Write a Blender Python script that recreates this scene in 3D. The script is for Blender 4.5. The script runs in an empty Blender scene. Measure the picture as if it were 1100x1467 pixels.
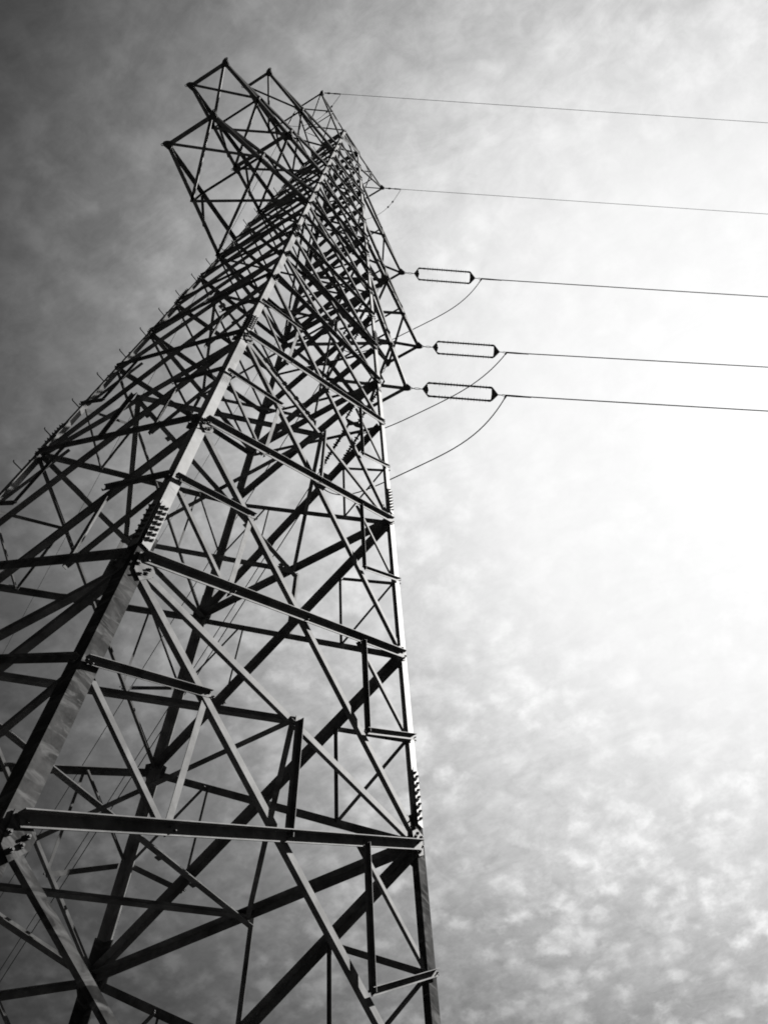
import bpy, math, random
from mathutils import Vector, Matrix
random.seed(7)
V = Vector
S = 3.0                      # metres per survey unit
H0 = 6.128                   # height of reference level 1 above the ground
scene = bpy.context.scene
COL = scene.collection

# ------------------------------------------------------------------ camera
cam_d = bpy.data.cameras.new("camera")
cam = bpy.data.objects.new("camera", cam_d); COL.objects.link(cam)
yaw, pitch, roll = 1.13035636, 0.998040883, -0.0882583431
f = V((math.cos(pitch)*math.sin(yaw), math.cos(pitch)*math.cos(yaw), math.sin(pitch)))
r = V((math.cos(yaw), -math.sin(yaw), 0)); u = r.cross(f)
c_, s_ = math.cos(roll), math.sin(roll)
r2 = c_*r + s_*u; u2 = -s_*r + c_*u
m = Matrix((r2, u2, -f)).transposed().to_4x4()
m.translation = V((-2.10651*S, -2.866147*S, -1.509253*S + H0))
cam.matrix_world = m
cam_d.sensor_fit = 'AUTO'; cam_d.sensor_width = 36.0
cam_d.lens = 1399.342/1467*36.0
cam_d.shift_x = -171.12/1467; cam_d.shift_y = -55.54/1467
cam_d.clip_start = 0.05; cam_d.clip_end = 6000
scene.camera = cam
CAMP = m.translation.copy()

# ------------------------------------------------------------------ light
SUN_AZ, SUN_EL = math.radians(-16), math.radians(50)
sd = V((math.cos(SUN_EL)*math.cos(SUN_AZ), math.cos(SUN_EL)*math.sin(SUN_AZ), math.sin(SUN_EL)))
ld = bpy.data.lights.new("sun", 'SUN'); ld.energy = 5.0; ld.angle = math.radians(0.5)
ld.color = (1.0, 0.985, 0.96)
lo = bpy.data.objects.new("sun", ld); COL.objects.link(lo)
lo.rotation_euler = (-sd).to_track_quat('-Z', 'Y').to_euler()
lo.location = (30, -20, 60)

world = bpy.data.worlds.new("World"); scene.world = world; world.use_nodes = True
nt = world.node_tree; nt.nodes.clear(); N = nt.nodes.new; L = nt.links.new
def MATH(op, a, b=None, c=None, clamp=False):
    n = N('ShaderNodeMath'); n.operation = op; n.use_clamp = clamp
    for i, x in enumerate((a, b, c)):
        if x is None: continue
        if isinstance(x, (int, float)): n.inputs[i].default_value = x
        else: L(x, n.inputs[i])
    return n.outputs[0]
def RAMP(x, pts, interp='LINEAR'):
    n = N('ShaderNodeValToRGB'); L(x, n.inputs[0]); cr = n.color_ramp; cr.interpolation = interp
    while len(cr.elements) < len(pts): cr.elements.new(0.5)
    for e, (p, v) in zip(cr.elements, pts): e.position = p; e.color = (v, v, v, 1)
    return n.outputs[0]
geo = N('ShaderNodeTexCoord')
sky = N('ShaderNodeTexSky'); sky.sky_type = 'NISHITA'; sky.sun_disc = False
sky.sun_elevation = SUN_EL; sky.sun_rotation = math.radians(90) - SUN_AZ
sky.air_density = 1.0; sky.dust_density = 2.0; sky.ozone_density = 1.0
sep = N('ShaderNodeSeparateColor'); L(sky.outputs[0], sep.inputs[0])   # black-and-white picture through a red filter
red = MATH('MULTIPLY', sep.outputs[0], 0.012)
nrm = N('ShaderNodeVectorMath'); nrm.operation = 'NORMALIZE'; L(geo.outputs['Generated'], nrm.inputs[0])
dot = N('ShaderNodeVectorMath'); dot.operation = 'DOT_PRODUCT'; L(nrm.outputs[0], dot.inputs[0]); dot.inputs[1].default_value = (math.cos(math.radians(55.5))*math.cos(math.radians(-2)), math.cos(math.radians(55.5))*math.sin(math.radians(-2)), math.sin(math.radians(55.5)))
ang = MATH('MULTIPLY', MATH('ARCCOSINE', dot.outputs['Value']), 1/math.pi)   # 0..1 = 0..180 degrees from the sun
# the bright veil of thin cloud in front of the sun: luminance against the angle from its middle
aur = RAMP(MATH('MULTIPLY', ang, 2.0), [(0.0, 1.0), (4/90, .95), (8/90, .89), (14/90, .86), (20/90, .77), (26/90, .60), (32/90, .385), (38/90, .185), (44/90, .074), (50/90, .034), (60/90, .02), (1, .015)])
aur = MATH('MULTIPLY', aur, 1.08)
# cloud sheet at one height: direction divided by its height
sx = N('ShaderNodeSeparateXYZ'); L(nrm.outputs[0], sx.inputs[0])
zz = MATH('ADD', MATH('MAXIMUM', sx.outputs[2], 0.0), 0.30)
cx = MATH('DIVIDE', sx.outputs[0], zz); cy = MATH('DIVIDE', sx.outputs[1], zz)
cmb = N('ShaderNodeCombineXYZ'); L(cx, cmb.inputs[0]); L(cy, cmb.inputs[1])
def NOISE(scale, detail, rough, dist=0.0, off=(0, 0, 0), sc=(1, 1, 1)):
    mp = N('ShaderNodeMapping'); mp.inputs['Location'].default_value = off; mp.inputs['Scale'].default_value = sc
    L(cmb.outputs[0], mp.inputs[0])
    n = N('ShaderNodeTexNoise'); n.inputs['Scale'].default_value = scale; n.inputs['Detail'].default_value = detail
    n.inputs['Roughness'].default_value = rough; n.inputs['Distortion'].default_value = dist
    L(mp.outputs[0], n.inputs['Vector']); return n.outputs[0]
# rounded cloudlets: ragged cells, eaten into by noise
wn = N('ShaderNodeTexNoise'); wn.inputs['Scale'].default_value = 30; wn.inputs['Detail'].default_value = 4; wn.inputs['Roughness'].default_value = .6
L(cmb.outputs[0], wn.inputs['Vector'])
wv_ = N('ShaderNodeVectorMath'); wv_.operation = 'MULTIPLY_ADD'; L(wn.outputs['Color'], wv_.inputs[0])
wv_.inputs[1].default_value = (.05, .05, .05); L(cmb.outputs[0], wv_.inputs[2])
vo = N('ShaderNodeTexVoronoi'); vo.feature = 'SMOOTH_F1'; vo.inputs['Scale'].default_value = 33; vo.inputs['Smoothness'].default_value = .55
vo.inputs['Randomness'].default_value = 1.0; L(wv_.outputs[0], vo.inputs['Vector'])
cell = MATH('SUBTRACT', 1.0, vo.outputs['Distance'])
pn = NOISE(44, 6, .6, .2, (3.1, 1.7, 0))
puff = RAMP(MATH('ADD', MATH('MULTIPLY', cell, .60), MATH('MULTIPLY', pn, .55)), [(.48, 0), (.60, .3), (.80, 1)])
fine = RAMP(NOISE(62, 6, .68, .5, (9, 4, 0), (1, .75, 1)), [(.34, 0), (.70, 1)])
wisp = RAMP(NOISE(14, 7, .72, 1.2, (2, 7, 0), (1.0, .45, 1)), [(.36, 0), (.68, 1)])
big = RAMP(NOISE(9, 3, .5, .3, (5.5, 2.2, 0), (1, .6, 1)), [(.36, 0), (.60, 1)], 'EASE')
low = RAMP(sx.outputs[2], [(.40, 1), (.85, 0)])                    # the puffs stand low in the sky, wisps overhead
ph = MATH('MULTIPLY', MATH('MULTIPLY', puff, MATH('ADD', MATH('MULTIPLY', big, .50), .50)), MATH('ADD', MATH('MULTIPLY', low, .44), .24))
cl = MATH('ADD', MATH('ADD', ph, MATH('MULTIPLY', fine, 0.18)), MATH('MULTIPLY', wisp, 0.18))
soft = RAMP(MATH('MULTIPLY', ang, 2.0), [(0, .12), (15/90, .22), (24/90, .75), (30/90, 1), (1, 1)])   # the veil washes the clouds out
dev = MATH('MULTIPLY', MATH('SUBTRACT', cl, .31), soft)
gain = MATH('ADD', MATH('MULTIPLY', dev, 1.05), 1.0)
lum = MATH('ADD', MATH('MULTIPLY', MATH('MULTIPLY', aur, gain), 2.5), red)
bg = N('ShaderNodeBackground'); bg.inputs['Strength'].default_value = 0.05
cc = N('ShaderNodeCombineColor')
for i in range(3): L(lum, cc.inputs[i])
L(cc.outputs[0], bg.inputs['Color'])
wo = N('ShaderNodeOutputWorld'); L(bg.outputs[0], wo.inputs[0])

scene.cycles.filter_width = 1.8
scene.view_settings.view_transform = 'Standard'; scene.view_settings.look = 'None'
scene.view_settings.gamma = 1.0; scene.view_settings.exposure = 3.0
scene.view_settings.use_curve_mapping = False

# ------------------------------------------------------------------ materials
def mat(name, base, rough=.5, metal=0.0, var=.12, scale=6.0, stain=0.0, bump=0.0, spec=.05, patch=None):
    mt = bpy.data.materials.new(name); mt.use_nodes = True; t = mt.node_tree; b = t.nodes['Principled BSDF']
    tc = t.nodes.new('ShaderNodeTexCoord')
    n = t.nodes.new('ShaderNodeTexNoise'); n.inputs['Scale'].default_value = scale; n.inputs['Detail'].default_value = 6
    n.inputs['Roughness'].default_value = .65
    t.links.new(tc.outputs['Object'], n.inputs['Vector'])
    rp = t.nodes.new('ShaderNodeValToRGB'); e = rp.color_ramp.elements
    e[0].position = .3; e[1].position = .7
    e[0].color = tuple([base*(1-var)]*3)+(1,); e[1].color = tuple([base*(1+var)]*3)+(1,)
    t.links.new(n.outputs[0], rp.inputs[0]); out = rp.outputs[0]
    if stain:
        n2 = t.nodes.new('ShaderNodeTexNoise'); n2.inputs['Scale'].default_value = 1.6; n2.inputs['Detail'].default_value = 4
        n2.inputs['Distortion'].default_value = .8
        t.links.new(tc.outputs['Object'], n2.inputs['Vector'])
        r2_ = t.nodes.new('ShaderNodeValToRGB'); r2_.color_ramp.elements[0].position = .48; r2_.color_ramp.elements[1].position = .62
        r2_.color_ramp.elements[0].color = (1, 1, 1, 1); v = 1-stain; r2_.color_ramp.elements[1].color = (v, v, v, 1)
        t.links.new(n2.outputs[0], r2_.inputs[0])
        mx = t.nodes.new('ShaderNodeMix'); mx.data_type = 'RGBA'; mx.blend_type = 'MULTIPLY'; mx.inputs[0].default_value = 1
        t.links.new(out, mx.inputs[6]); t.links.new(r2_.outputs[0], mx.inputs[7]); out = mx.outputs[2]
    if patch:                                                        # pale worn patches running across the face
        mp = t.nodes.new('ShaderNodeMapping'); mp.inputs['Scale'].default_value = (1, 1, 2.6)
        t.links.new(tc.outputs['Object'], mp.inputs[0])
        n3 = t.nodes.new('ShaderNodeTexNoise'); n3.inputs['Scale'].default_value = 2.3; n3.inputs['Detail'].default_value = 5
        n3.inputs['Distortion'].default_value = 1.3; n3.inputs['Roughness'].default_value = .6
        t.links.new(mp.outputs[0], n3.inputs['Vector'])
        r3 = t.nodes.new('ShaderNodeValToRGB'); r3.color_ramp.elements[0].position = patch[1]; r3.color_ramp.elements[1].position = patch[1]+.16
        t.links.new(n3.outputs[0], r3.inputs[0])
        m3 = t.nodes.new('ShaderNodeMix'); m3.data_type = 'RGBA'; m3.inputs[7].default_value = (patch[0],)*3+(1,)
        t.links.new(r3.outputs[0], m3.inputs[0]); t.links.new(out, m3.inputs[6]); out = m3.outputs[2]
    t.links.new(out, b.inputs['Base Color'])
    b.inputs['Roughness'].default_value = rough; b.inputs['Specular IOR Level'].default_value = spec; b.inputs['Metallic'].default_value = metal
    if bump:
        bp = t.nodes.new('ShaderNodeBump'); bp.inputs['Strength'].default_value = bump; bp.inputs['Distance'].default_value = .01
        t.links.new(n.outputs[0], bp.inputs['Height']); t.links.new(bp.outputs[0], b.inputs['Normal'])
    return mt
STEEL = mat('galvanized_steel', .058, .8, 0, .35, 7, .4, .05, .03, (.042, .57))
LEGST = mat('leg_steel', .105, .75, 0, .25, 3.2, .45, .1, .05, (.055, .60))
LEGLOW = mat('weathered_vignetted_steel', .028, .9, 0, .5, 4.5, .4, .15, 0.0, (.06, .50))  # patina of the lowest leg section; on bottom braces, vignetting put into the colour
BOLT = mat('bolt_steel', .03, .8, 0, .2, 9)
RUBB = mat('silicone_rubber', .015, 1, 0, .1, 9, 0, 0, 0)
WIRE = mat('aluminium_conductor', .012, 1.0, 0, .1, 9, 0, 0, 0)
FITT = mat('dark_fittings', .03, .7, 0, .15, 9)
CONC = mat('concrete', .3, .9, 0, .25, 4, .2, .3)
SOIL = mat('dark_soil_ground', .015, 1, 0, .5, .6, .4, .5)

# ------------------------------------------------------------------ mesh helpers
class MB:
    def __init__(s): s.v = []; s.f = []
    def add(s, vs, fs):
        o = len(s.v); s.v += [tuple(x) for x in vs]; s.f += [tuple(i+o for i in q) for q in fs]
    def build(s, name, mt, parent=None, smooth=False):
        me = bpy.data.meshes.new(name); me.from_pydata(s.v, [], s.f); me.materials.append(mt)
        if smooth:
            for p_ in me.polygons: p_.use_smooth = True
        me.validate(); o = bpy.data.objects.new(name, me); COL.objects.link(o)
        if parent: o.parent = parent
        return o
def prism(mb, poly, P, Q, U, W):
    """polygon (list of (a,b) in axes U,W) swept from P to Q"""
    ax = Q-P; n = len(poly)
    area = sum(poly[i][0]*poly[(i+1) % n][1]-poly[(i+1) % n][0]*poly[i][1] for i in range(n))
    if area*U.cross(W).dot(ax) < 0: poly = poly[::-1]
    vs = [P+U*a+W*b for a, b in poly]+[Q+U*a+W*b for a, b in poly]
    fs = [tuple(range(n-1, -1, -1)), tuple(range(n, 2*n))]
    fs += [(i, (i+1) % n, n+(i+1) % n, n+i) for i in range(n)]
    mb.add(vs, fs)
def perp(v, ax):
    v = v-ax*v.dot(ax); return v.normalized()
def angle_iron(mb, P, Q, U, W, a, b, t):
    ax = (Q-P).normalized(); U = perp(U, ax); W = W-ax*W.dot(ax); W = (W-U*W.dot(U)).normalized()
    prism(mb, [(0, 0), (a, 0), (a, t), (t, t), (t, b), (0, b)], P, Q, U, W)
def tube(mb, pts, rad, n=8, caps=True):
    pts = [V(p) for p in pts]; k = len(pts); rads = rad if isinstance(rad, (list, tuple)) else [rad]*k
    rings = []; ref = None
    for i in range(k):
        d = (pts[min(i+1, k-1)]-pts[max(i-1, 0)]).normalized()
        if ref is None:
            ref = V((0, 0, 1)) if abs(d.z) < .9 else V((1, 0, 0))
        a = perp(ref, d); ref = a; b = d.cross(a)
        rings.append([pts[i]+a*math.cos(2*math.pi*j/n)*rads[i]+b*math.sin(2*math.pi*j/n)*rads[i] for j in range(n)])
    vs = [q for rg in rings for q in rg]; fs = []
    for i in range(k-1):
        for j in range(n):
            fs.append((i*n+j, i*n+(j+1) % n, (i+1)*n+(j+1) % n, (i+1)*n+j))
    if caps: fs += [tuple(range(n-1, -1, -1)), tuple(range((k-1)*n, k*n))]
    mb.add(vs, fs)
def bolt(mb, P, nrm_, r_=.021, h=.05):
    a = perp(V((.3, .2, .9)), nrm_); b = nrm_.cross(a)
    tube(mb, [P-nrm_*.002, P+nrm_*h*.45], r_, 6)
    tube(mb, [P+nrm_*h*.45, P+nrm_*h], r_*.55, 6)
def plate(mb, pts, nrm_, t):
    """flat polygon plate, thickness t along nrm_"""
    n = len(pts); c = sum(pts, V((0, 0, 0)))/n
    ar = V((0, 0, 0))
    for i in range(n): ar += (pts[i]-c).cross(pts[(i+1) % n]-c)
    if ar.dot(nrm_) < 0: pts = pts[::-1]
    mb.add(list(pts)+[p_+nrm_*t for p_ in pts], [tuple(range(n-1, -1, -1)), tuple(range(n, 2*n))]+[(i, (i+1) % n, n+(i+1) % n, n+i) for i in range(n)])

def empty(name, loc, label, cat, group=None):
    o = bpy.data.objects.new(name, None); COL.objects.link(o); o.location = loc; o.empty_display_size = .2
    o['label'] = label; o['category'] = cat
    if group: o['group'] = group
    return o
def sub(name, parent):
    o = bpy.data.objects.new(name, None); COL.objects.link(o); o.parent = parent; o.empty_display_size = .2
    return o

# ------------------------------------------------------------------ tower geometry
TAP = 0.0739
CORN = {'N': (-1, -1), 'R': (1, -1), 'F': (1, 1), 'L': (-1, 1)}
LV = [-2.04, -1.15, 0, 1.1477, 2.2781, 3.4377, 4.6056, 5.2087, 5.7818, 6.38, 6.9, 7.35, 7.8, 8.255, 8.72, 9.2, 9.69, 10.17, 10.65, 11.24]
# LV[2] is level 1 of the survey
def wd(z): return 1-TAP*z
def W3(x, y, z): return V((x*S, y*S, z*S+H0))
def node(c, z):
    w = wd(z); return W3(CORN[c][0]*w, CORN[c][1]*w, z)
FACES = {'A': ('N', 'R'), 'RF': ('R', 'F'), 'FL': ('F', 'L'), 'B': ('L', 'N')}
def fnormal(a, b):
    p, q, r_ = node(a, 0), node(b, 0), node(a, 5)
    n = (q-p).cross(r_-p).normalized()
    mid = (p+q)/2; mid.z = 0
    return n if n.dot(mid) > 0 else -n
FN = {k: fnormal(*v) for k, v in FACES.items()}

pylon = empty('lattice_pylon', (0, 0, 0), 'tall grey steel lattice pylon with stacked cross arms on both sides', 'pylon')

def leg_size(z):
    if z < 1.33: return .185, .020
    if z < 3.62: return .145, .016
    if z < 5.95: return .125, .013
    return .105, .011
SPL = [-2.04, 1.33, 3.62, 5.95, 11.36]
LEGFACES = {'N': ('A', 'B'), 'R': ('A', 'RF'), 'F': ('FL', 'RF'), 'L': ('FL', 'B')}
def leg_dirs(c):
    ax = (node(c, 5)-node(c, 0)).normalized(); x, y = CORN[c]
    return ax, V((-x, 0, 0)), V((0, -y, 0))
for c in 'NRFL':
    ax, ux, uy = leg_dirs(c); mb = MB()
    for i in range(4):
        a, t = leg_size((SPL[i]+SPL[i+1])/2)
        ov = V((0, 0, 0))
        P, Q = node(c, SPL[i]), node(c, SPL[i+1])
        inset = perp(ux, ax)*(.022-t)+perp(uy, ax)*(.022-t)
        angle_iron(mb, P+inset*.6, Q+inset*.6, ux, uy, a, a, t)
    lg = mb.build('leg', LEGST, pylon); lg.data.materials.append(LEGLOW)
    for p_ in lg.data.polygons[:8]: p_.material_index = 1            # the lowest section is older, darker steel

allbolts = []   # (point, normal, r, h)
def face_axes(fk, c):
    """inward in-face horizontal direction from corner c on face fk, the up axis and the normal"""
    a, b = FACES[fk]; o = b if c == a else a
    h = (node(o, 0)-node(c, 0)).normalized(); ax = (node(c, 5)-node(c, 0)).normalized()
    return h, ax, FN[fk]

def gusset(fk, c, z, big):
    h, ax, n = face_axes(fk, c); P = node(c, z); a, t = leg_size(z)
    g = a*(1.3 if big else 1.05); mb = MB()
    off = n*.003
    pts = [P+h*a*.25+ax*g*.55, P+h*a*.95+ax*g*.62, P+h*g*1.25+ax*g*.15, P+h*g*1.2-ax*g*.35, P+h*a*.95-ax*g*1.05, P+h*a*.35-ax*g*.7]
    plate(mb, [q+off for q in pts], n, .012 if a > .15 else .008)
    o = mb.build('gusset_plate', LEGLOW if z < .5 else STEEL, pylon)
    s = a/.17
    for (x, y) in ((.38, .32), (.36, -.25), (.74, .36), (1.0, .0), (.92, -.38), (.66, -.70)):
        if not big and y < -.4: continue
        allbolts.append((P+h*x*g*.95+ax*y*g+n*(.014), n, .015*s+.006, .028))
    return o
BRT = []
def splice(fk, c, z):
    h, ax, n = face_axes(fk, c); a, t = leg_size(z+.1); mb = MB()
    P = node(c, z); L_ = .15*S*(a/.145)
    plate(mb, [P+h*a*.12-ax*.06+n*.0065, P+h*a*.95-ax*.06+n*.0065, P+h*a*.95+ax*L_*1.9+n*.0065, P+h*a*.12+ax*L_*1.9+n*.0065], n, .010)
    mb.build('splice_plate', LEGST, pylon)
    rows = 7
    for i in range(rows):
        for x in (.36, .72):
            allbolts.append((P+h*a*x+ax*(.05+L_*1.75*(i+.5+(.25 if x > .5 else 0))/rows-.03)+n*.012, n, (.021 if a > .13 else .017), .036))

# bracing -----------------------------------------------------------
def X(a, b, z0, z1):
    t = wd(z0)/(wd(z0)+wd(z1)); return node(a, z0).lerp(node(b, z1), t)
braces = []      # (name, P, Q, U, W, a, t, key point)
def brace(kind, P, Q, fk, style, a, trim=(0, 0)):
    n = FN[fk]; ax = (Q-P).normalized(); P = P+ax*trim[0]; Q = Q-ax*trim[1]
    up = V((0, 0, 1)); U = perp(n.cross(ax), ax)
    if U.dot(up) < 0: U = -U
    if abs(ax.z) > .93:      # near vertical: use sideways toward the body centre line
        pass
    t = max(.006, a*.09); b = a
    sh = {'horizontal_beam': .018, 'redundant_strut': .007}.get(kind, 0)+.0021*(len(braces) % 3)
    if style == 'out':
        b = a*(.42 if fk == 'B' and kind == 'rising_diagonal_brace' else .66); o = n*(.016+sh)
        args = (P+U*a*.5+o, Q+U*a*.5+o, -U, -n if fk == 'FL' and kind == 'rising_diagonal_brace' else n)
    else:
        o = -n*(.026+sh); sg = -1 if (fk == 'RF' and kind in ('falling_diagonal_brace', 'horizontal_beam')) else 1
        args = (P-U*a*.5*sg+o, Q-U*a*.5*sg+o, U*sg, -n)
        if fk == 'FL' and kind == 'horizontal_beam': b = a*1.1
        elif sg > 0: b = a*(.8 if fk == 'B' else .62)
        if kind == 'horizontal_beam' and fk == 'A': b = a*.5
    braces.append((kind, args, a, t, (P+Q)/2, b))
def bsize(z):
    return .108 if z < 2.2 else .100 if z < 3.4 else .095 if z < 5.1 else .092 if z < 8 else .08
for i in range(len(LV)-1):
    z0, z1 = LV[i], LV[i+1]
    for fk, (a, b) in FACES.items():
        # the rising diagonal starts on N (faces A, B) and on R / L (faces RF, FL)
        lo_, hi_ = {'A': ('N', 'R'), 'B': ('N', 'L'), 'RF': ('R', 'F'), 'FL': ('L', 'F')}[fk]
        sz = bsize(z0); tr = leg_size(z0)[0]*.7
        brace('rising_diagonal_brace', node(lo_, z0), node(hi_, z1), fk, 'out', sz*1.06, (tr, tr))
        brace('falling_diagonal_brace', node(lo_, z1), node(hi_, z0), fk, 'in', sz*(1.2 if fk == 'RF' else .95)*(.85 if i < 2 else 1), (tr, tr))
        if 0 < i < 6:
            M = X(lo_, hi_, z0, z1); rs = .068 if i < 4 else .055
            n_ = FN[fk]; k_ = .014 if i < 4 else .011
            for s_ in (-.025, .025): allbolts.append((M+V((0, 0, s_))+n_*.022, n_, k_, .03))
            for c in (lo_, hi_):
                p_ = node(c, (z0+z1)/2); ax_ = (node(c, 5)-node(c, 0)).normalized()
                p_ = p_+ax_*.05
                q_ = (M+node(c, z1))/2; r_ = (M+node(c, z0))/2
                hh = (M-p_).normalized()
                fp, rp = (q_, r_) if c == lo_ else (r_, q_)      # point on the falling / rising diagonal
                brace('redundant_strut', p_+hh*.03, fp, fk, 'out', rs*1.15)
                brace('redundant_strut', p_+hh*.12, rp, fk, 'in', rs)
                for w_ in (q_, r_, p_+hh*.06):
                    for s_ in (-.03, .03): allbolts.append((w_+hh*s_+n_*.022, n_, k_, .03))
                brace('redundant_strut', q_, r_, fk, 'in' if c == lo_ else 'out', rs*(1.1 if fk in ('A', 'B') else .75))
for zi in (3, 5, 7, 10, 13, 16, 19):
    z = LV[zi]; Qm = {}
    for fk, (a, b) in FACES.items():
        tr = leg_size(z)[0]*.6
        brace('horizontal_beam', node(a, z), node(b, z), fk, 'in', bsize(z)*(1.15 if fk in ('RF', 'FL') else .9), (tr, tr))
        Qm[fk] = (node(a, z)+node(b, z))/2
        if zi <= 7:
            lo_, hi_ = a, b
            M = X(a, b, LV[zi-1], z)
            brace('redundant_strut', Qm[fk], M, fk, 'out', .085 if zi < 6 else .06)
    def plan(P, Q, a, kind='plan_brace'):
        ax = (Q-P).normalized(); t = a*.09
        side = perp(V((0, 0, 1)).cross(ax), ax)
        dz = V((0, 0, .03+.0045*(len(braces) % 7)))
        braces.append((kind, (P-dz, Q-dz, side, V((0, 0, 1)), ), a, t, (P+Q)/2, a))
    if zi <= 7:
        ks = ['A', 'RF', 'FL', 'B']; sz = .115 if zi < 6 else .08
        for k in range(4): plan(Qm[ks[k]], Qm[ks[(k+1) % 4]], sz*(.6, 1.0, .8, .6)[k])
        plan(Qm['A'], Qm['FL'], sz*.62)
        plan(Qm['RF']-V((0, 0, .1)), Qm['B']-V((0, 0, .1)), sz*.8)
        for f_ in (.08, .2, .32, .5, .68, .8, .92):                  # stitch plates along the middle tie
            q0 = Qm['RF'].lerp(Qm['B'], f_)-V((0, 0, .115)); mb = MB()
            plate(mb, [q0+V(d_) for d_ in ((-.04, -.075, 0), (.04, -.075, 0), (.04, .075, 0), (-.04, .075, 0))], V((0, 0, -1)), .016)
            mb.build('stitch_plate', STEEL, pylon)
    else:
        plan(node('N', z), node('F', z), .06); plan(node('R', z), node('L', z)-V((0, 0, .07)), .06)

from collections import defaultdict
grp = defaultdict(list)
for b in braces: grp[b[0]].append(b)
for kind, lst in grp.items():
    lst.sort(key=lambda b: (b[4]-CAMP).length/(b[2]**.5))
    for b in lst[:100]:
        mb = MB(); angle_iron(mb, b[1][0], b[1][1], b[1][2], b[1][3], b[2], b[5], b[3]); mb.build(kind, LEGLOW if b[4].z < H0-.2 and kind != 'plan_brace' else STEEL, pylon)  # lowest braces painted darker to imitate vignetting towards the picture edge
    if len(lst) > 100:
        mb = MB()
        for b in lst[100:]: angle_iron(mb, b[1][0], b[1][1], b[1][2], b[1][3], b[2], b[5], b[3])
        o = mb.build(kind, STEEL, pylon); o['kind'] = 'stuff'

for zi in range(1, len(LV)):
    z = LV[zi]; big = zi in (3, 5, 7, 1, 2, 4, 6)
    for fk, (a, b) in FACES.items():
        for c in (a, b):
            if zi < 9: gusset(fk, c, z, zi < 6)
for zs in (1.25, 3.53, 5.86):
    for fk, (a, b) in FACES.items():
        for c in (a, b): splice(fk, c, zs)
gp = [o for o in pylon.children if o.name.startswith('gusset_plate')]

# step bolts on one leg and small upper nodes' bolts
for zi in range(9, len(LV)):
    for fk, (a, b) in FACES.items():
        for c in (a, b):
            h, ax, n = face_axes(fk, c); P = node(c, LV[zi])
            for k in range(4): allbolts.append((P+h*(.03+.03*(k % 2))+ax*(k*.06-.1)+n*.004, n, .016, .04))
k = 0; z = -1.2
while z < 11.2:
    ax, ux, uy = leg_dirs('L'); P = node('L', z); mb = MB()
    d = V((0, 1, 0)) if k % 2 else V((-1, 0, 0)); back = -ux if k % 2 == 0 else -uy
    o = P+(ux if k % 2 else uy)*.05
    tube(mb, [o, o+d*.17, o+d*.19+V((0, 0, .012)), o+d*.195+V((0, 0, .04))], .010, 6)
    mb.build('step_bolt', BOLT, pylon); z += .19 if z > 2 else .15; k += 1
    
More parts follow.
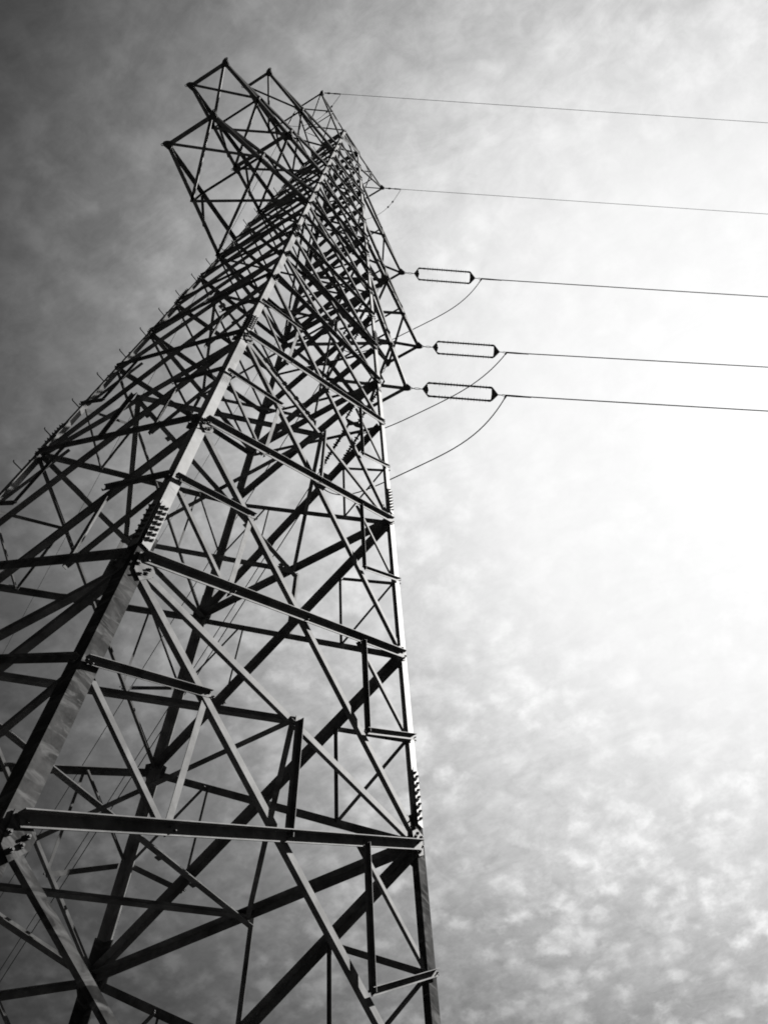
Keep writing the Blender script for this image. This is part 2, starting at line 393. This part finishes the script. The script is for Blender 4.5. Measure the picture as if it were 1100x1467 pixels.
# ------------------------------------------------------------------ cross arms
ARMS = {'low': (1.47, .245, 6.9, .50), 'mid': (1.68, .21, 8.255, .53), 'top': (1.31, .157, 9.69, .48), 'earth': (.68, .187, 11.24, -.59)}
def arm(kind, sx):
    a, e, h, rise = ARMS[kind]; w = wd(h); wt = wd(h+rise)
    arm_o = sub('cross_arm', pylon)
    def B(y, t): return W3(sx*(w+(a-w)*t), y*(w+(e-w)*t), h)
    def T(y, t):
        p_, q_ = W3(sx*wt, y*wt, h+rise), W3(sx*a, y*e, h); return p_.lerp(q_, t)
    out = V((sx, 0, 0)); upv = V((0, 0, 1 if rise > 0 else -1))
    def bar(name, P, Q, U, W, s):
        mb = MB(); angle_iron(mb, P, Q, U, W, s, s, max(.006, s*.1)); mb.build(name, STEEL, arm_o)
    cs = .10 if kind in ('low', 'mid') else .085
    if kind == 'earth': cs = .055
    bs = cs*.72
    for y in (-1, 1):
        bar('bottom_chord', B(y, 0), B(y, 1), V((0, -y, 0)), upv, cs)
        bar('top_chord', T(y, 0), T(y, 1)+upv*.02, V((0, -y, 0)), -upv, cs)
    bar('end_beam', B(-1, 1)+out*.02, B(1, 1)+out*.02, -out, upv, cs)
    ts = {'low': [0, .5, 1], 'mid': [0, .355, .67, 1], 'top': [0, .5, 1], 'earth': [0, .5, 1]}[kind]
    for i in range(len(ts)-1):
        t0, t1 = ts[i], ts[i+1]
        bar('plan_brace', B(-1, t1), B(1, t0), out, upv, bs)
        bar('plan_brace', B(1, t1)+upv*.01, B(-1, t0)+upv*.01, out, upv, bs)
    for t in ts[1:-1]:
        bar('top_strut', T(-1, t), T(1, t), out, -upv, bs*.8)
        for y in (-1, 1):
            t0 = t-.22 if kind != 'earth' else t-.3
            bar('side_brace', T(y, t), B(y, t0), out, V((0, -y, 0)), bs*.7)
            bar('side_brace', T(y, t), B(y, t), out, V((0, -y, 0)), bs*.7)
    if kind == 'mid':
        bar('inner_beam', B(-1, .355), B(1, .355), out, upv, cs*1.1)
    # plates with shackle eyes at the tips
    def tip(P, y, s=1.0):
        mb = MB(); yy = V((0, y, 0)); o = out
        pts = [P+yy*.10*s+o*.05*s, P+yy*.05*s+o*.12*s, P-yy*.05*s+o*.10*s, P-yy*.24*s-o*.02*s, P-yy*.20*s-o*.10*s, P-o*.22*s-yy*.05*s, P+yy*.03*s-o*.2*s]
        plate(mb, pts, V((0, 0, -1)), .02)
        plate(mb, [q+V((0, 0, .07)) for q in pts], V((0, 0, 1)), .02)
        # vertical ear with an eye
        c0 = P+(yy*.8+o*.5).normalized()*.13*s
        rr = []
        for k_ in range(13):
            an = 2*math.pi*k_/12; rr.append(c0+(yy*math.cos(an)+o*math.sin(an))*.038*s)
        tube(mb, rr, .013*s, 6, False)
        for dx, dy in ((0, 0), (-.08, 0), (0, -.09), (-.14, -.02), (-.02, -.17)):
            bolt(mb, P+o*dx*s+yy*dy*s-V((0, 0, .02)), V((0, 0, -1)), .016, .05)
        mb.build('tip_plate', FITT, arm_o)
    for y in (-1, 1):
        tip(B(y, 1), y, .72 if kind != 'earth' else .55)
        if kind == 'mid': tip(B(y, .355), y, .7)
    return arm_o
for kind in ARMS:
    for sx in (-1, 1): arm(kind, sx)
# top frame
for (a, b) in FACES.values():
    mb = MB(); angle_iron(mb, node(a, 11.36), node(b, 11.36), V((0, 0, -1)), -(node(a, 11.36)+node(b, 11.36)), .09, .09, .008)
    mb.build('top_beam', STEEL, pylon)

# ------------------------------------------------------------------ bolts (100 largest apart, the rest one part)
allbolts.sort(key=lambda q: (q[0]-CAMP).length)
for q in allbolts[:100]:
    mb = MB(); bolt(mb, *q); mb.build('bolt', BOLT, pylon)
mb = MB()
for q in allbolts[100:]: bolt(mb, *q)
o = mb.build('bolt', BOLT, pylon); o['kind'] = 'stuff'

# ------------------------------------------------------------------ insulators, wires
def span_dir(az): return V((math.cos(math.radians(az)), math.sin(math.radians(az)), 0))
where = {'low': 'lowest', 'mid': 'middle', 'top': 'uppermost'}
def wire_pts(P, d, length=240, sl=.05, n=60):
    out = []
    for i in range(n+1):
        s = length*(i/n)**1.5
        out.append(P+d*s+V((0, 0, -sl*s+sl*s*s/290)))
    return out
ends = {}
def insulator(kind, back):
    a, e, h, _ = ARMS[kind]
    az = {'low': 62.8, 'mid': 62.9, 'top': 63.3}[kind] if back else {'low': -56.7, 'mid': -57.0, 'top': -56.7}[kind]
    d = span_dir(az); dd = (d+V((0, 0, -.085))).normalized(); side = V((-d.y, d.x, 0))
    T = W3(a, e if back else -e, h)+d*.10
    lab = ('twin insulator string on %s right-hand cross arm, pulling %s' % (where[kind], 'down-left behind the lattice' if back else 'towards the right edge'))
    g = empty('insulator_string', T, lab, 'insulator', 'twin insulator strings on the right-hand cross arms')
    def loc(s, w=0, up=0): return dd*s*.965+side*w+V((0, 0, up))
    mb = MB()   # link
    tube(mb, [loc(0), loc(.09)], .014); 
    ring = [loc(.17+.09*math.cos(2*math.pi*k_/14), .026*math.sin(2*math.pi*k_/14)) for k_ in range(15)]
    tube(mb, ring, .009, 6, False); tube(mb, [loc(.26), loc(.36)], .014)
    mb.build('link', FITT, g)
    wv = .215; s0, s1 = .42, 2.38
    for (s, sg) in ((.32, 1), (2.42, -1)):
        mb = MB(); z_ = V((0, 0, .012))
        pts = [loc(s), loc(s+sg*.16, wv), loc(s+sg*.22, wv+.03), loc(s+sg*.22, wv-.03), loc(s+sg*.16, wv-.05), loc(s+sg*.20, 0), loc(s+sg*.16, -wv+.05), loc(s+sg*.22, -wv+.03), loc(s+sg*.22, -wv-.03), loc(s+sg*.16, -wv)]
        if sg < 0: pts = [loc(2.62), loc(2.44, wv), loc(2.38, wv+.03), loc(2.38, wv-.03), loc(2.40, wv-.05), loc(2.41, 0), loc(2.40, -wv+.05), loc(2.38, -wv+.03), loc(2.38, -wv-.03), loc(2.44, -wv)]
        plate(mb, pts, V((0, 0, 1)), .022); mb.build('yoke_plate', FITT, g)
    for w in (-wv, wv):
        mb = MB(); tube(mb, [loc(s0+.08, w), loc(s1+.02, w)], .028, 8)
        for sa, sb, rr in ((.5, .58, .032), (.66, .74, .034), (2.30, 2.40, .034)): tube(mb, [loc(sa, w), loc(sb, w)], rr, 8)
        for k_ in range(17):
            s = .84+k_*(1.40/16); rr = .075 if k_ % 2 == 0 else .055
            tube(mb, [loc(s-.010, w), loc(s, w), loc(s+.002, w)], [.024, rr, rr*.97], 14)
        mb.build('insulator_rod', RUBB, g)
    mb = MB(); tube(mb, [loc(2.60), loc(2.70)], .013)
    ring = [loc(2.77+.06*math.cos(2*math.pi*k_/14), .022*math.sin(2*math.pi*k_/14)) for k_ in range(15)]
    tube(mb, ring, .009, 6, False)
    tube(mb, [loc(2.83), loc(3.15), loc(3.6)], [.028, .030, .02], 8)
    mb.build('dead_end_clamp', FITT, g)
    E = T+loc(2.85)
    cond = MB(); pts = wire_pts(T+loc(3.0), d); tube(cond, pts, .0165, 6)
    o = cond.build('conductor_wire', WIRE)
    # put the object's own origin at its clamp
    o.location = (0, 0, 0)
    o['label'] = 'dark power line running from %s insulator string %s' % (where[kind], 'down-left seen through the lattice' if back else 'out to the right')
    o['category'] = 'wire'; o['group'] = 'conductors of the line'
    return E, d
for kind in ('low', 'mid', 'top'):
    E0, d0 = insulator(kind, False); E1, d1 = insulator(kind, True)
    sag = {'low': 1.65, 'mid': 1.25, 'top': 1.5}[kind]; ex = {'low': 4, 'mid': 3.5, 'top': 4.5}[kind]
    pts = []
    for i in range(41):
        t = .5-.5*math.cos(math.pi*i/40); p_ = E0.lerp(E1, t)
        k_ = 1-abs(2*t-1)**ex
        p_.z -= sag*k_; pts.append(p_)
    mb = MB(); tube(mb, pts, [.03 if i < 3 or i > 37 else .016 for i in range(41)], 6)
    o = mb.build('jumper_wire', WIRE)
    o['label'] = 'slack jumper loop hanging below the %s right-hand cross arm' % where[kind]
    o['category'] = 'wire'; o['group'] = 'jumper loops'
for sx in (-1, 1):
    a, e, h, _ = ARMS['earth']; es = []
    for back in (False, True):
        d = span_dir((63.5 if back else (-56.6 if sx > 0 else -56.8)))
        T = W3(sx*a, e if back else -e, h)+d*.1
        mb = MB(); tube(mb, wire_pts(T+d*.2, d), .0085, 6)
        o = mb.build('earth_wire', WIRE)
        o['label'] = 'thin earth wire leaving the %s %s' % ('upper left peak tip' if sx < 0 else 'right-hand peak tip', 'down-left through the lattice' if back else 'towards the right edge')
        o['category'] = 'wire'; o['group'] = 'earth wires from the peak arms'
        mb = MB(); dd = (d+V((0, 0, -.05))).normalized()
        tube(mb, [T, T+dd*.10, T+dd*.12, T+dd*.2, T+dd*.22, T+dd*.34, T+dd*.36, T+dd*.6], [.02, .02, .035, .035, .018, .018, .028, .02], 8)
        o = mb.build('dead_end_clamp', FITT)
        o['label'] = 'small dead-end clamp at the %s, %s side' % ('upper left peak tip' if sx < 0 else 'right-hand peak tip', 'far' if back else 'near')
        o['category'] = 'clamp'
        es.append(T+dd*.6)
    pts = []
    for i in range(31):
        t = i/30; p_ = es[0].lerp(es[1], t); p_.z -= .75*(1-abs(2*t-1)**3); p_ += V((.25*math.sin(math.pi*t), 0, 0)); pts.append(p_)
    mb = MB(); tube(mb, pts, .008, 6)
    for i in (5, 8):
        tube(mb, [pts[i], pts[i].lerp(pts[i+1], .3), pts[i].lerp(pts[i+1], .7), pts[i+1]], [.012, .032, .032, .012], 8)
    o = mb.build('jumper_wire', WIRE)
    o['label'] = 'thin earth wire loop with two clips under the %s' % ('upper left peak arm' if sx < 0 else 'right-hand peak arm')
    o['category'] = 'wire'; o['group'] = 'jumper loops'

# ------------------------------------------------------------------ footings and ground
names = {'N': 'nearest the camera', 'R': 'under the right-hand leg', 'F': 'under the farthest leg', 'L': 'under the left-hand leg'}
for c in 'NRFL':
    P = node(c, LV[0]); mb = MB(); n = 20; prof = [(-.6, .62), (.22, .62), (.28, .58), (.30, .0)]
    rings = []; cx_, cy_ = P.x-CORN[c][0]*.1, P.y-CORN[c][1]*.1
    for z_, r_ in prof[:3]: rings.append([V((cx_+r_*math.cos(2*math.pi*j/n), cy_+r_*math.sin(2*math.pi*j/n), z_)) for j in range(n)])
    vs = [q for rg in rings for q in rg]+[V((cx_, cy_, .3))]
    fs = [(i*n+j, i*n+(j+1) % n, (i+1)*n+(j+1) % n, (i+1)*n+j) for i in range(2) for j in range(n)]+[(2*n+j, 2*n+(j+1) % n, 3*n) for j in range(n)]
    mb.add(vs, fs); o = mb.build('concrete_footing', CONC)
    o['label'] = 'round concrete footing %s' % names[c]; o['category'] = 'footing'; o['group'] = 'pylon footings'
mb = MB(); n = 64; rad = [0, 6, 12, 25, 50, 100, 250, 600, 1500, 3500]; vs = [V((0, 0, 0))]; fs = []
for k, rr in enumerate(rad[1:]):
    for j in range(n):
        an = 2*math.pi*j/n; vs.append(V((rr*math.cos(an), rr*math.sin(an), random.uniform(-.05, .05) if rr > 8 else random.uniform(-.02, .02))))
for j in range(n): fs.append((0, 1+j, 1+(j+1) % n))
for k in range(len(rad)-2):
    for j in range(n):
        a0 = 1+k*n; fs.append((a0+j, a0+n+j, a0+n+(j+1) % n, a0+(j+1) % n))
mb.add(vs, fs); g = mb.build('ground', SOIL); g['kind'] = 'structure'
